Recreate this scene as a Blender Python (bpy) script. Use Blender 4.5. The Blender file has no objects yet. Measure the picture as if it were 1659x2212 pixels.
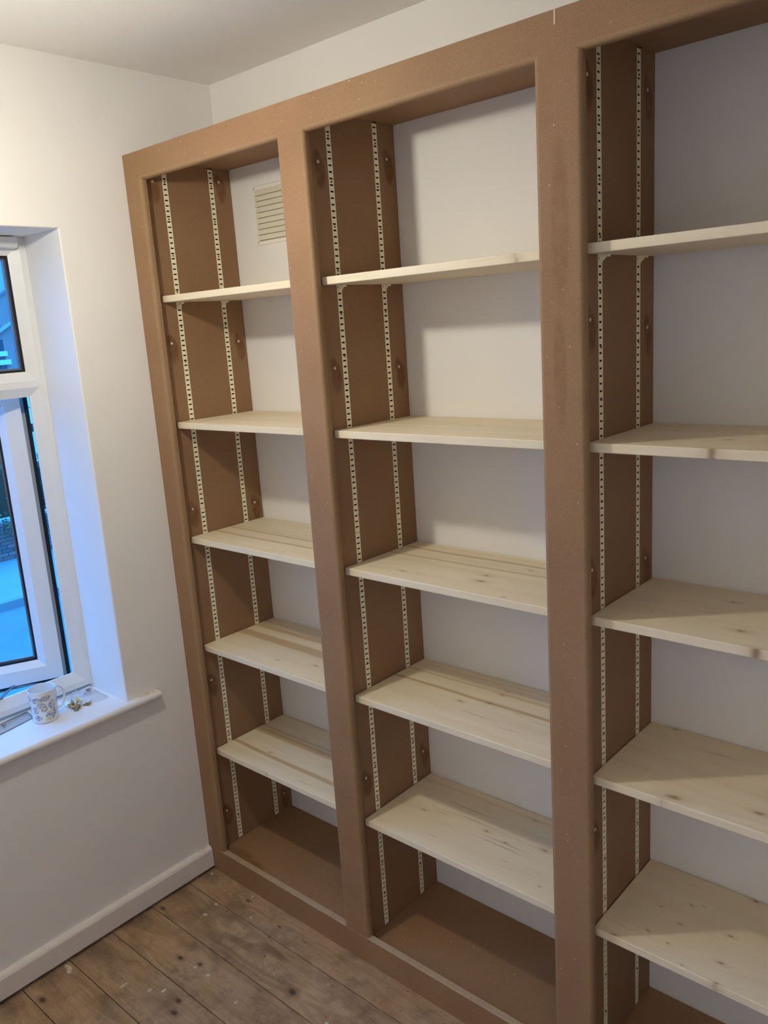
import bpy, bmesh, math, random
from mathutils import Matrix, Vector, noise as mnoise

random.seed(7)
SC = bpy.context.scene
COL = SC.collection

# ------------------------------------------------------------------ camera
cam = bpy.data.cameras.new('camera')
cam_ob = bpy.data.objects.new('camera', cam)
COL.objects.link(cam_ob)
RIGHT = Vector((0.747797, 0.660690, -0.065483))
DOWN = Vector((0.098733, -0.208196, -0.973091))
FWD = Vector((-0.656545, 0.721209, -0.220920))
m = Matrix((RIGHT, -DOWN, -FWD)).transposed().to_4x4()
m.translation = Vector((2.11, -1.3567, 1.7084))
cam_ob.matrix_world = m
cam.sensor_fit = 'HORIZONTAL'
cam.sensor_width = 36.0
cam.lens = 1790.45 / 1659.0 * 36.0
cam.clip_start = 0.02
cam.clip_end = 500
SC.camera = cam_ob

# ------------------------------------------------------------------ sky, exposure
SC.view_settings.view_transform = 'Standard'
SC.view_settings.look = 'None'
SC.view_settings.exposure = 0.06
SC.view_settings.gamma = 1.0
SC.view_settings.use_curve_mapping = False
SC.cycles.diffuse_bounces = 8
SC.cycles.max_bounces = 14
SC.cycles.transparent_max_bounces = 12
SKY_STRENGTH = 1.0
world = bpy.data.worlds.new('dusk_sky')
SC.world = world
world.use_nodes = True
wn = world.node_tree
wn.nodes.clear()
w_out = wn.nodes.new('ShaderNodeOutputWorld')
w_bg = wn.nodes.new('ShaderNodeBackground')
w_tc = wn.nodes.new('ShaderNodeTexCoord')
w_sx = wn.nodes.new('ShaderNodeSeparateXYZ')
w_rp = wn.nodes.new('ShaderNodeValToRGB')
wn.links.new(w_tc.outputs['Generated'], w_sx.inputs[0])
wn.links.new(w_sx.outputs['Z'], w_rp.inputs[0])
wn.links.new(w_rp.outputs[0], w_bg.inputs[0])
wn.links.new(w_bg.outputs[0], w_out.inputs[0])
w_rp.color_ramp.elements[0].position = 0.0
w_rp.color_ramp.elements[0].color = (0.10, 0.80, 2.8, 1)
w_rp.color_ramp.elements[1].position = 1.0
w_rp.color_ramp.elements[1].color = (0.36, 3.1, 9.2, 1)
w_bg.inputs[1].default_value = SKY_STRENGTH
LAMP_POS = (0.61, -0.66, 2.10)
LAMP_COLOR = (1.0, 0.935, 0.775)
FILL_STRENGTH = 60.0  # radiance of the added fill lamp behind the camera
LAMP_STRENGTH = 520.0          # radiance of the bulb, see pendant_lamp below

# ------------------------------------------------------------------ node helpers
class NT:
    def __init__(self, name):
        self.mat = bpy.data.materials.new(name)
        self.mat.use_nodes = True
        self.t = self.mat.node_tree
        self.t.nodes.clear()
        self.out = self.t.nodes.new('ShaderNodeOutputMaterial')
        self.bsdf = self.t.nodes.new('ShaderNodeBsdfPrincipled')
        self.link(self.bsdf.outputs[0], self.out.inputs[0])
        self._oc = None

    def link(self, a, b):
        self.t.links.new(a, b)

    def put(self, sock, v):
        if hasattr(v, 'links') or isinstance(v, bpy.types.NodeSocket):
            self.link(v, sock)
        else:
            if sock.type == 'RGBA' and hasattr(v, '__len__') and len(v) == 3:
                v = (*v, 1)
            sock.default_value = v

    @property
    def obj(self):
        if self._oc is None:
            self._oc = self.t.nodes.new('ShaderNodeTexCoord').outputs['Object']
        return self._oc

    def math(self, op, a, b=0.0, clamp=False):
        n = self.t.nodes.new('ShaderNodeMath'); n.operation = op; n.use_clamp = clamp
        self.put(n.inputs[0], a); self.put(n.inputs[1], b)
        return n.outputs[0]

    def vmath(self, op, a, b=(0, 0, 0)):
        n = self.t.nodes.new('ShaderNodeVectorMath'); n.operation = op
        self.put(n.inputs[0], a); self.put(n.inputs[1], b)
        return n.outputs['Value'] if op in ('LENGTH', 'DISTANCE', 'DOT_PRODUCT') else n.outputs[0]

    def mix(self, fac, a, b, mode='MIX'):
        n = self.t.nodes.new('ShaderNodeMix'); n.data_type = 'RGBA'; n.blend_type = mode
        self.put(n.inputs[0], fac); self.put(n.inputs[6], a); self.put(n.inputs[7], b)
        return n.outputs[2]

    def scale(self, vec, s):
        return self.vmath('MULTIPLY', vec, s)

    def noise(self, vec, scale, detail=3.0, rough=0.55, dist=0.0):
        n = self.t.nodes.new('ShaderNodeTexNoise')
        self.put(n.inputs['Vector'], vec)
        n.inputs['Scale'].default_value = scale; n.inputs['Detail'].default_value = detail
        n.inputs['Roughness'].default_value = rough; n.inputs['Distortion'].default_value = dist
        return n.outputs[0]

    def voro(self, vec, scale, feature='F1'):
        n = self.t.nodes.new('ShaderNodeTexVoronoi'); n.feature = feature
        self.put(n.inputs['Vector'], vec); n.inputs['Scale'].default_value = scale
        return n.outputs

    def ramp(self, fac, stops):
        n = self.t.nodes.new('ShaderNodeValToRGB')
        el = n.color_ramp.elements
        while len(el) < len(stops):
            el.new(0.5)
        for e, (p, c) in zip(el, stops):
            e.position = p
            e.color = (c, c, c, 1) if not hasattr(c, '__len__') else (*c, 1)
        self.put(n.inputs[0], fac)
        return n.outputs[0]

    def sep(self, vec):
        n = self.t.nodes.new('ShaderNodeSeparateXYZ'); self.put(n.inputs[0], vec)
        return n.outputs

    def spots(self, vec, pts, soft=0.5):
        """1 inside the ellipsoids (x,y,z, rx,ry,rz), fading over the outer `soft` share"""
        tot = None
        for (x, y, z, rx, ry, rz) in pts:
            d = self.vmath('SUBTRACT', vec, (x, y, z))
            d = self.vmath('MULTIPLY', d, (1 / rx, 1 / ry, 1 / rz))
            l = self.vmath('LENGTH', d)
            f = self.math('DIVIDE', self.math('SUBTRACT', 1.0, l), soft, True)
            tot = f if tot is None else self.math('MAXIMUM', tot, f)
        return tot

    def bump(self, h, strength=0.2, dist=0.002):
        n = self.t.nodes.new('ShaderNodeBump')
        n.inputs['Strength'].default_value = strength; n.inputs['Distance'].default_value = dist
        self.put(n.inputs['Height'], h)
        self.link(n.outputs[0], self.bsdf.inputs['Normal'])

    def done(self, color, rough=0.6, spec=0.3, metal=0.0):
        self.put(self.bsdf.inputs['Base Color'], color)
        self.put(self.bsdf.inputs['Roughness'], rough)
        self.bsdf.inputs['Specular IOR Level'].default_value = spec
        self.bsdf.inputs['Metallic'].default_value = metal
        return self.mat


def plain(name, color, rough=0.6, spec=0.3, metal=0.0, vary=0.06, scale=30):
    n = NT(name)
    f = n.noise(n.obj, scale, 3)
    d = tuple(c * (1 - vary * 2) for c in color)
    return n.done(n.mix(f, color, d), rough, spec, metal)


# ------------------------------------------------------------------ materials
def mat_paint(name, base, marks=None):
    n = NT(name)
    big = n.noise(n.obj, 1.7, 3)
    col = n.mix(n.ramp(big, [(0.3, 0.0), (0.75, 1.0)]), base, tuple(c * 0.95 for c in base))
    if marks:
        f = n.spots(n.obj, marks, 0.9)
        f = n.math('MULTIPLY', f, n.ramp(n.noise(n.obj, 120, 3), [(0.42, 0.0), (0.55, 1.0)]))
        col = n.mix(f, col, (0.45, 0.27, 0.13))
    h1 = n.noise(n.obj, 9, 4, 0.6)
    h2 = n.noise(n.obj, 160, 2)
    lump = n.ramp(n.voro(n.vmath('ADD', n.obj, n.scale(n.obj, (0.0, 0.3, 0.1))), 6.3)[0], [(0.0, 1.0), (0.09, 0.0)])
    h = n.math('ADD', n.math('MULTIPLY', h1, 1.0), n.math('MULTIPLY', h2, 0.10))
    h = n.math('ADD', h, n.math('MULTIPLY', n.math('MULTIPLY', lump, n.noise(n.obj, 70, 2)), 0.7))
    n.bump(h, 0.35, 0.006)
    return n.done(col, 0.62, 0.25)


M_WALL = mat_paint('wall_paint', (0.87, 0.86, 0.835))
M_WALL_WINDOW = mat_paint('wall_paint_window_side', (0.87, 0.86, 0.835))
M_CEIL = mat_paint('ceiling_paint', (0.87, 0.86, 0.835))
M_SKIRT = mat_paint('skirting_paint', (0.82, 0.765, 0.72), [(0.0, -0.03, 0.085, 0.03, 0.03, 0.008)])


def mat_mdf(name, base, stains=None, dust=0.55, stain_color=(0.42, 0.36, 0.32)):
    n = NT(name)
    big = n.noise(n.obj, 5.5, 4, 0.6)
    col = n.mix(n.ramp(big, [(0.32, 0.0), (0.7, 1.0)]), base, tuple(c * k for c, k in zip(base, (0.88, 0.85, 0.82))))
    fine = n.ramp(n.noise(n.obj, 520, 3, 0.75), [(0.34, 0.70), (0.66, 1.22)])
    col = n.mix(0.7, col, fine, 'MULTIPLY')
    dark = n.ramp(n.noise(n.obj, 300, 1, 0.5), [(0.24, 1.0), (0.32, 0.0)])
    col = n.mix(n.math('MULTIPLY', dark, 0.4), col, tuple(c * 0.45 for c in base))
    v = n.voro(n.obj, 85)
    d = n.ramp(v[0], [(0.09, 1.0), (0.17, 0.0)])
    sel = n.ramp(n.sep(v[1])[0], [(0.90, 0.0), (0.92, 1.0)])
    col = n.mix(n.math('MULTIPLY', n.math('MULTIPLY', d, sel), dust), col, (0.72, 0.6, 0.45))
    if stains:
        f = n.spots(n.obj, stains, 0.35)
        f = n.math('MULTIPLY', f, n.ramp(n.noise(n.obj, 45, 3), [(0.3, 0.5), (0.6, 1.0)]))
        col = n.mix(f, col, n.mix(1.0, col, stain_color, 'MULTIPLY'))
    n.bump(n.noise(n.obj, 400, 2), 0.08, 0.0006)
    return n.done(col, 0.62, 0.28)


MDF = (0.35, 0.207, 0.112)
M_MDF = mat_mdf('mdf_face', MDF)
M_MDF_STAINED = mat_mdf('mdf_face_damp_patch', MDF, [(1.337 - 1.0, -0.16, 1.86, 0.021, 0.1, 0.16), (1.332 - 1.0, -0.16, 1.60, 0.016, 0.1, 0.12)],
                        stain_color=(0.86, 0.80, 0.74))
M_MDF_EDGE = mat_mdf('mdf_rounded_edge', (0.37, 0.235, 0.128), dust=0.0)
M_MDF_CORE = mat_mdf('mdf_cut_edge', (0.52, 0.39, 0.26), dust=0.0)
M_MDF_BASE = mat_mdf('mdf_base_panel', MDF, [(0.12 - 1.0, 0.03 - 0.16, 0.078, 0.07, 0.03, 0.05), (0.2 - 1.0, 0.022 - 0.16, 0.078, 0.05, 0.02, 0.05)],
                     stain_color=(0.75, 0.68, 0.62))


def mat_pine(name, seed, length, stripes=(), knots=(), marks=(), front_knots=()):
    """length is along x; coordinates local to the shelf"""
    n = NT(name)
    rnd = random.Random(seed)
    off = (rnd.uniform(-5, 5), rnd.uniform(-5, 5), rnd.uniform(-5, 5))
    p = n.vmath('ADD', n.obj, off)
    warp = n.noise(n.scale(p, (1.6, 4, 4)), 1.0, 2)
    pg = n.vmath('ADD', n.scale(p, (1.1, 30, 30)), n.mixvec(warp))
    g = n.noise(pg, 1.0, 5, 0.6, 0.4)
    # glued lamellae: each 4-6 cm wide strip a little different
    y = n.sep(n.obj)[1]
    lam = n.math('FLOOR', n.math('MULTIPLY', n.math('ADD', y, 5 + rnd.uniform(0, 0.05)), 1 / 0.052))
    wn_ = n.t.nodes.new('ShaderNodeTexWhiteNoise'); wn_.noise_dimensions = '1D'
    n.put(wn_.inputs['W'], n.math('ADD', lam, seed * 3.3))
    tone = wn_.outputs['Value']
    light, dark = (0.87, 0.775, 0.585), (0.79, 0.67, 0.465)
    col = n.mix(n.ramp(g, [(0.36, 0.0), (0.72, 1.0)]), light, dark)
    col = n.mix(n.math('MULTIPLY', tone, 0.35), col, (0.82, 0.715, 0.53))
    fleck = n.ramp(n.noise(n.scale(p, (6, 190, 190)), 1.0, 2), [(0.60, 0.0), (0.74, 1.0)])
    col = n.mix(n.math('MULTIPLY', fleck, 0.22), col, (0.56, 0.41, 0.24))
    for (y0, y1, s) in stripes:
        wob = n.math('MULTIPLY', n.math('SUBTRACT', n.noise(n.scale(p, (2.2, 8, 8)), 1.0, 2), 0.5), 0.022)
        yy = n.math('ADD', y, wob)
        c, h = (y0 + y1) / 2, (y1 - y0) / 2
        f = n.math('SUBTRACT', 1.0, n.math('DIVIDE', n.math('ABSOLUTE', n.math('SUBTRACT', yy, c)), h))
        f = n.math('MULTIPLY', f, 2.2, True)
        f = n.math('MULTIPLY', f, s)
        col = n.mix(f, col, (0.60, 0.43, 0.235))
    if knots:
        dn = n.math('MULTIPLY', n.noise(n.obj, 55, 2), 0.006)
        q = n.vmath('ADD', n.obj, n.comb(dn, dn, 0.0))
        halo = n.spots(q, [(x, yk, 0, r * 2.6, r * 1.1, 1) for (x, yk, r) in knots], 1.0)
        col = n.mix(n.math('MULTIPLY', halo, 0.55), col, (0.56, 0.42, 0.26))
        core = n.spots(q, [(x, yk, 0, r * 0.85, r * 0.42, 1) for (x, yk, r) in knots], 0.8)
        col = n.mix(n.math('MULTIPLY', core, 0.75), col, (0.27, 0.165, 0.09))
    if marks:
        mk = n.spots(n.obj, [(x, yk, 0, r, 0.0011 + r * 0.018, 1) for (x, yk, r) in marks], 0.8)
        col = n.mix(n.math('MULTIPLY', mk, 0.5), col, (0.27, 0.17, 0.09))
    n.bump(g, 0.12, 0.0006)
    return n.done(col, 0.5, 0.3)


def _mixvec(self, fac):
    return self.comb(0.0, self.math('MULTIPLY', fac, 3.0), self.math('MULTIPLY', fac, 3.0))


def _comb(self, x, y, z):
    n = self.t.nodes.new('ShaderNodeCombineXYZ')
    for s, v in zip(n.inputs, (x, y, z)):
        self.put(s, v)
    return n.outputs[0]


NT.mixvec = _mixvec
NT.comb = _comb


def mat_floor():
    n = NT('old_floorboard_wood')
    oi = n.t.nodes.new('ShaderNodeObjectInfo')
    rnd = oi.outputs['Random']
    p = n.vmath('ADD', n.obj, n.comb(n.math('MULTIPLY', rnd, 17.0), n.math('MULTIPLY', rnd, 3.0), 0.0))
    w = n.noise(n.scale(p, (2.5, 9, 1)), 1.0, 2)
    g = n.noise(n.vmath('ADD', n.scale(p, (1.6, 34, 1)), n.comb(0.0, n.math('MULTIPLY', w, 7.0), 0.0)), 1.0, 6, 0.62, 0.7)
    a, b = (0.49, 0.345, 0.225), (0.26, 0.17, 0.10)
    col = n.mix(n.ramp(g, [(0.35, 0.0), (0.68, 1.0)]), a, b)
    col = n.mix(n.math('MULTIPLY', rnd, 0.3), col, (0.46, 0.29, 0.165))
    dirt = n.ramp(n.noise(p, 11, 6, 0.7), [(0.47, 0.0), (0.68, 1.0)])
    col = n.mix(n.math('MULTIPLY', dirt, 0.75), col, (0.15, 0.10, 0.068))
    warm = n.ramp(n.noise(n.vmath('ADD', p, (11, 3, 0)), 4.5, 3, 0.6), [(0.45, 0.0), (0.7, 1.0)])
    col = n.mix(n.math('MULTIPLY', warm, 0.38), col, (0.46, 0.26, 0.12))
    wall_side_dark = n.spots(n.obj, [(0.0, yk, 0, 0.10, 0.06, 1) for yk in (-0.13, -0.30, -0.46, -0.58, -0.70, -0.03)], 1.0)  # darker blotches at the board ends along the window wall
    col = n.mix(n.math('MULTIPLY', n.math('MULTIPLY', wall_side_dark, n.noise(n.obj, 40, 4)), 0.9), col, (0.08, 0.06, 0.045))
    pale = n.ramp(n.noise(n.vmath('ADD', p, (3, 8, 0)), 5.0, 4, 0.6), [(0.52, 0.0), (0.75, 1.0)])
    col = n.mix(n.math('MULTIPLY', pale, 0.4), col, (0.58, 0.43, 0.31))
    fine = n.noise(n.scale(p, (14, 260, 1)), 1.0, 3, 0.6)
    col = n.mix(0.55, col, n.ramp(fine, [(0.3, 0.72), (0.7, 1.2)]), 'MULTIPLY')
    scuff = n.ramp(n.noise(n.scale(p, (30, 55, 1)), 1.0, 5, 0.75), [(0.58, 0.0), (0.70, 1.0)])
    col = n.mix(n.math('MULTIPLY', scuff, 0.5), col, (0.11, 0.075, 0.05))
    # knots: measured ones and a sprinkling of others
    kn = [(0.333, -0.286, 0.012, 0.009), (0.614, -0.194, 0.022, 0.016), (0.094, -0.627, 0.02, 0.012), (0.235, -0.032, 0.012, 0.008),
          (0.393, -0.40, 0.014, 0.011), (0.419, -0.431, 0.016, 0.012), (0.268, -0.306, 0.016, 0.010), (0.047, -0.216, 0.02, 0.010),
          (0.40, -0.05, 0.008, 0.006), (0.514, 0.016, 0.008, 0.006), (0.9, -0.32, 0.018, 0.012), (1.2, -0.2, 0.016, 0.012), (1.4, -0.55, 0.02, 0.014)]
    q = n.vmath('ADD', n.obj, n.comb(n.math('MULTIPLY', n.noise(n.obj, 45, 2), 0.006), n.math('MULTIPLY', n.noise(n.obj, 38, 2), 0.006), 0.0))
    f = n.spots(q, [(x, y, 0, a_ * 1.7, b_ * 1.2, 1) for (x, y, a_, b_) in kn], 1.0)
    col = n.mix(n.math('MULTIPLY', f, 0.7), col, (0.10, 0.06, 0.035))
    f = n.spots(q, [(x, y, 0, a_ * .75, b_ * .7, 1) for (x, y, a_, b_) in kn], 0.6)
    col = n.mix(n.math('MULTIPLY', f, 0.75), col, (0.055, 0.035, 0.022))
    long_ = n.spots(q, [(0.462, -0.128, 0, 0.075, 0.016, 1)], 0.5)
    col = n.mix(n.math('MULTIPLY', long_, 0.6), col, (0.13, 0.075, 0.05))
    # nail heads
    v = n.voro(n.obj, 20)
    nh = n.math('MULTIPLY', n.ramp(v[0], [(0.06, 1.0), (0.085, 0.0)]), n.ramp(n.sep(v[1])[1], [(0.80, 0.0), (0.81, 1.0)]))
    col = n.mix(n.math('MULTIPLY', nh, 0.7), col, (0.06, 0.04, 0.03))
    # paint splashes
    v2 = n.voro(n.vmath('ADD', n.obj, (4.1, 2.2, 0)), 26)
    ps = n.math('MULTIPLY', n.ramp(v2[0], [(0.07, 1.0), (0.10, 0.0)]), n.ramp(n.sep(v2[1])[0], [(0.90, 0.0), (0.91, 1.0)]))
    col = n.mix(n.math('MULTIPLY', ps, 0.55), col, (0.62, 0.58, 0.50))
    sp = [(0.040, -0.523, 0.02, 0.008), (0.055, -0.53, 0.012, 0.007), (0.226, -0.462, 0.005, 0.013), (0.331, -0.403, 0.005, 0.009), (0.298, -0.428, 0.004, 0.008),
          (0.178, -0.152, 0.008, 0.007), (0.167, -0.104, 0.008, 0.005), (0.232, -0.013, 0.006, 0.005), (0.383, -0.296, 0.007, 0.006), (0.33, -0.30, 0.004, 0.006),
          (0.036, -0.02, 0.007, 0.005), (0.30, -0.075, 0.005, 0.004), (0.52, -0.31, 0.006, 0.005), (0.76, -0.21, 0.008, 0.005), (0.95, -0.16, 0.012, 0.004)]
    fs = n.spots(q, [(x, y, 0, a_, b_, 1) for (x, y, a_, b_) in sp], 0.35)
    fs = n.math('MULTIPLY', fs, n.ramp(n.noise(n.obj, 190, 3, 0.7), [(0.38, 0.0), (0.5, 1.0)]))
    col = n.mix(fs, col, (0.66, 0.62, 0.54))
    n.bump(n.math('ADD', g, n.math('MULTIPLY', n.noise(n.obj, 9, 3), 0.5)), 0.22, 0.0015)
    return n.done(col, 0.55, 0.3)


M_FLOOR = mat_floor()
M_UNDER = plain('floor_void', (0.02, 0.016, 0.013), 0.9, 0.1)
M_UPVC = plain('white_upvc', (0.80, 0.80, 0.78), 0.35, 0.4, vary=0.02)
M_SASH_SIDE = plain('sash_side_seal', (0.42, 0.42, 0.37), 0.6)
M_GASKET = plain('black_gasket', (0.012, 0.013, 0.016), 0.55, 0.3)
M_SPACER = plain('glazing_spacer', (0.20, 0.22, 0.25), 0.35, 0.4, 0.4)
M_SILL = mat_paint('sill_gloss_paint', (0.82, 0.80, 0.78), [(0.196, 0.605, 0.0, 0.016, 0.05, 0.012), (0.205, 0.63, 0.0, 0.012, 0.02, 0.012)])
M_STEEL = plain('hinge_steel', (0.16, 0.15, 0.15), 0.4, 0.5, 0.7)
M_VENT = plain('cream_plastic', (0.87, 0.83, 0.69), 0.45, 0.35, vary=0.02)
M_RAIL = plain('brass_plated_steel', (0.99, 0.93, 0.68), 0.38, 0.6, 0.04, vary=0.02)
M_SCREW = plain('dark_brass_screw', (0.13, 0.095, 0.05), 0.45, 0.5, 0.5)
M_BRASS = plain('bright_brass', (0.98, 0.74, 0.28), 0.25, 0.5, 0.45, vary=0.03)
M_NICKEL = plain('pale_plated_metal', (0.86, 0.88, 0.86), 0.25, 0.5, 0.25, vary=0.03)
M_DULL_BRASS = plain('dull_brass', (0.46, 0.36, 0.20), 0.3, 0.5, 0.5, vary=0.1)
M_CAP = plain('white_plug', (0.78, 0.66, 0.55), 0.5)
M_FILLER = plain('pale_filler', (0.80, 0.70, 0.54), 0.7)


def mat_glass(name, tint=(0.97, 0.985, 0.99), gloss=0.06, rough=0.02):
    mat = bpy.data.materials.new(name); mat.use_nodes = True
    t = mat.node_tree; t.nodes.clear()
    o = t.nodes.new('ShaderNodeOutputMaterial'); mx = t.nodes.new('ShaderNodeMixShader')
    tr = t.nodes.new('ShaderNodeBsdfTransparent'); gl = t.nodes.new('ShaderNodeBsdfGlossy')
    fr = t.nodes.new('ShaderNodeLayerWeight'); fr.inputs[0].default_value = 0.25
    ml = t.nodes.new('ShaderNodeMath'); ml.operation = 'MULTIPLY_ADD'; ml.inputs[1].default_value = 0.5; ml.inputs[2].default_value = gloss
    t.links.new(fr.outputs['Fresnel'], ml.inputs[0]); t.links.new(ml.outputs[0], mx.inputs[0])
    tr.inputs[0].default_value = (*tint, 1); gl.inputs['Roughness'].default_value = rough
    t.links.new(tr.outputs[0], mx.inputs[1]); t.links.new(gl.outputs[0], mx.inputs[2]); t.links.new(mx.outputs[0], o.inputs[0])
    return mat


M_GLASS = mat_glass('window_glass', gloss=0.01)
M_PLASTIC = mat_glass('clear_polythene', (0.97, 0.97, 0.97), 0.07, 0.10)


def mat_panel(name, caps):
    """side panel: caps = list of (y, z) in root-local coordinates; dark glue stain under each cap"""
    st = []
    for i, (y, z) in enumerate(caps):
        st.append((0, y + (0.006 if i % 2 else 0.004), z - 0.022, 50, 0.020, 0.042))
        st.append((0, y - 0.004, z + 0.004, 50, 0.014, 0.026))
    return mat_mdf(name, tuple(c * 0.93 for c in MDF), st, dust=0.08, stain_color=(0.62, 0.52, 0.45))


# ------------------------------------------------------------------ mesh helpers
class MB:
    def __init__(self):
        self.v = []; self.f = []; self.m = []; self.s = []

    def add(self, verts, faces, mat=0, smooth=False, tf=None):
        b = len(self.v)
        for p in verts:
            p = Vector(p)
            self.v.append(tf @ p if tf else p)
        for k, f in enumerate(faces):
            self.f.append([b + i for i in f])
            self.m.append(mat[k] if isinstance(mat, (list, tuple)) else mat)
            self.s.append(smooth[k] if isinstance(smooth, (list, tuple)) else smooth)
        return self

    def box(self, x0, y0, z0, x1, y1, z1, mat=0, tf=None):
        v = [(x0, y0, z0), (x1, y0, z0), (x1, y1, z0), (x0, y1, z0), (x0, y0, z1), (x1, y0, z1), (x1, y1, z1), (x0, y1, z1)]
        f = [(0, 3, 2, 1), (4, 5, 6, 7), (0, 1, 5, 4), (1, 2, 6, 5), (2, 3, 7, 6), (3, 0, 4, 7)]
        return self.add(v, f, mat, False, tf)

    def prism(self, prof, place, a0, a1, mat=0, smooth=False, tf=None):
        """prof: closed list of 2D points; place(p, a) -> 3D; a0/a1: value or function of the profile point"""
        n = len(prof)
        lo = [place(p, a0(p) if callable(a0) else a0) for p in prof]
        hi = [place(p, a1(p) if callable(a1) else a1) for p in prof]
        f = [(i, (i + 1) % n, n + (i + 1) % n, n + i) for i in range(n)]
        mats = list(mat) if isinstance(mat, (list, tuple)) else [mat] * n
        sm = list(smooth) if isinstance(smooth, (list, tuple)) else [smooth] * n
        return self.add(lo + hi, f + [list(range(n))[::-1], list(range(n, 2 * n))], mats + [mats[0]] * 2, sm + [False, False], tf)

    def ring(self, u0, u1, v0, v1, prof, tf, mat=0, smooth=False):
        """mitred rectangular frame; prof: closed list of (inset, depth)"""
        n = len(prof); vs = []
        for (i, d) in prof:
            vs += [(u0 + i, v0 + i, d), (u1 - i, v0 + i, d), (u1 - i, v1 - i, d), (u0 + i, v1 - i, d)]
        fs = []
        for k in range(n):
            k2 = (k + 1) % n
            for c in range(4):
                c2 = (c + 1) % 4
                fs.append((k * 4 + c, k * 4 + c2, k2 * 4 + c2, k2 * 4 + c))
        mats = [mat[k] for k in range(n) for c in range(4)] if isinstance(mat, (list, tuple)) else mat
        return self.add(vs, fs, mats, smooth, tf)

    def lathe(self, prof, seg=32, center=(0, 0, 0), mat=0, closed=False, smooth=True, tf=None):
        vs = []; fs = []
        n = len(prof)
        for (r, z) in prof:
            for k in range(seg):
                a = 2 * math.pi * k / seg
                vs.append((center[0] + r * math.cos(a), center[1] + r * math.sin(a), center[2] + z))
        for i in range(n if closed else n - 1):
            j = (i + 1) % n
            for k in range(seg):
                k2 = (k + 1) % seg
                fs.append((i * seg + k, i * seg + k2, j * seg + k2, j * seg + k))
        return self.add(vs, fs, mat, smooth, tf)

    def tube(self, path, rad, seg=8, mat=0, flat=1.0, tf=None, side=None):
        path = [Vector(p) for p in path]; vs = []; fs = []
        n = len(path)
        for i, p in enumerate(path):
            t = (path[min(i + 1, n - 1)] - path[max(i - 1, 0)]).normalized()
            up = Vector((0, 0, 1)) if abs(t.z) < 0.95 else Vector((1, 0, 0))
            a = Vector(side) if side else t.cross(up).normalized(); b = a.cross(t).normalized()
            r = rad[i] if hasattr(rad, '__len__') else rad
            for k in range(seg):
                an = 2 * math.pi * k / seg
                vs.append(p + a * math.cos(an) * r + b * math.sin(an) * r * flat)
        for i in range(n - 1):
            for k in range(seg):
                k2 = (k + 1) % seg
                fs.append((i * seg + k, i * seg + k2, (i + 1) * seg + k2, (i + 1) * seg + k))
        fs.append(list(range(seg))[::-1]); fs.append([(n - 1) * seg + k for k in range(seg)])
        return self.add(vs, fs, mat, True, tf)

    def mesh(self, name, mats, origin=(0, 0, 0), bevel=0.0, segs=2):
        o = Vector(origin)
        me = bpy.data.meshes.new(name)
        me.from_pydata([tuple(p - o) for p in self.v], [], self.f)
        for mt in mats:
            me.materials.append(mt)
        for p, mi, s in zip(me.polygons, self.m, self.s):
            p.material_index = mi; p.use_smooth = s
        bm = bmesh.new(); bm.from_mesh(me)
        if bevel:
            es = [e for e in bm.edges if len(e.link_faces) == 2 and e.calc_face_angle(0) > 0.6]
            bmesh.ops.bevel(bm, geom=es, offset=bevel, segments=segs, profile=0.5, affect='EDGES', clamp_overlap=True)
        bmesh.ops.recalc_face_normals(bm, faces=bm.faces)
        for e_ in bm.edges:                      # keep flat faces and hard corners out of the smooth normals
            if len(e_.link_faces) == 2 and (e_.calc_face_angle(0) > 0.7 or not all(f_.smooth for f_ in e_.link_faces)):
                e_.smooth = False
        bm.to_mesh(me); bm.free()
        return me


ORG = {}


def put(name, me, parent=None, origin=(0, 0, 0)):
    o = bpy.data.objects.new(name, me)
    COL.objects.link(o)
    ORG[o.name] = Vector(origin)
    if parent:
        o.parent = parent
        o.location = Vector(origin) - ORG[parent.name]
    else:
        o.location = origin
    return o


def part(name, mb, mats, parent=None, origin=None, bevel=0.0, segs=2):
    if not isinstance(mats, (list, tuple)):
        mats = [mats]
    if origin is None:
        origin = ORG[parent.name] if parent else Vector((0, 0, 0))
    return put(name, mb.mesh(name, mats, origin, bevel, segs), parent, origin)


def tag(o, label=None, cat=None, group=None, kind=None):
    if label: o['label'] = label
    if cat: o['category'] = cat
    if group: o['group'] = group
    if kind: o['kind'] = kind
    return o


def thing(name, loc, label, cat, group=None):
    return tag(put(name, None, None, loc), label, cat, group)


def struct(o):
    o['kind'] = 'structure'
    return o


# ------------------------------------------------------------------ measured layout (metres)
D = 0.324                       # back wall plane
CEIL = 2.425
X_R, Y_F = 2.45, -1.65          # unseen right and front walls
WOUT = -0.30                    # outer face of the window wall
ZT = 2.1375                     # face of header starts to round here
R = 0.009
# ------------------------------------------------------------------ room shell
mb = MB().box(-0.0, Y_F, -0.06, X_R, D, -0.022)
floor = struct(part('floor', mb, M_UNDER))
tag(floor, 'old bare floorboards with paint splashes', None)
y = -0.097 + 0.1375 * 1
edges = [D] + [0.178, 0.0405] + [-0.097 - 0.1375 * k for k in range(0, 13)]
edges = [e for e in edges if e > Y_F] + [Y_F]
for a, b in zip(edges[:-1], edges[1:]):
    if a - b < 0.02:
        continue
    mb = MB().box(0.004, b + 0.0010, -0.022, X_R - 0.002, a - 0.0010, 0.0)
    part('floorboard', mb, M_FLOOR, floor, (0, 0, 0), bevel=0.0012, segs=1)

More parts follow.
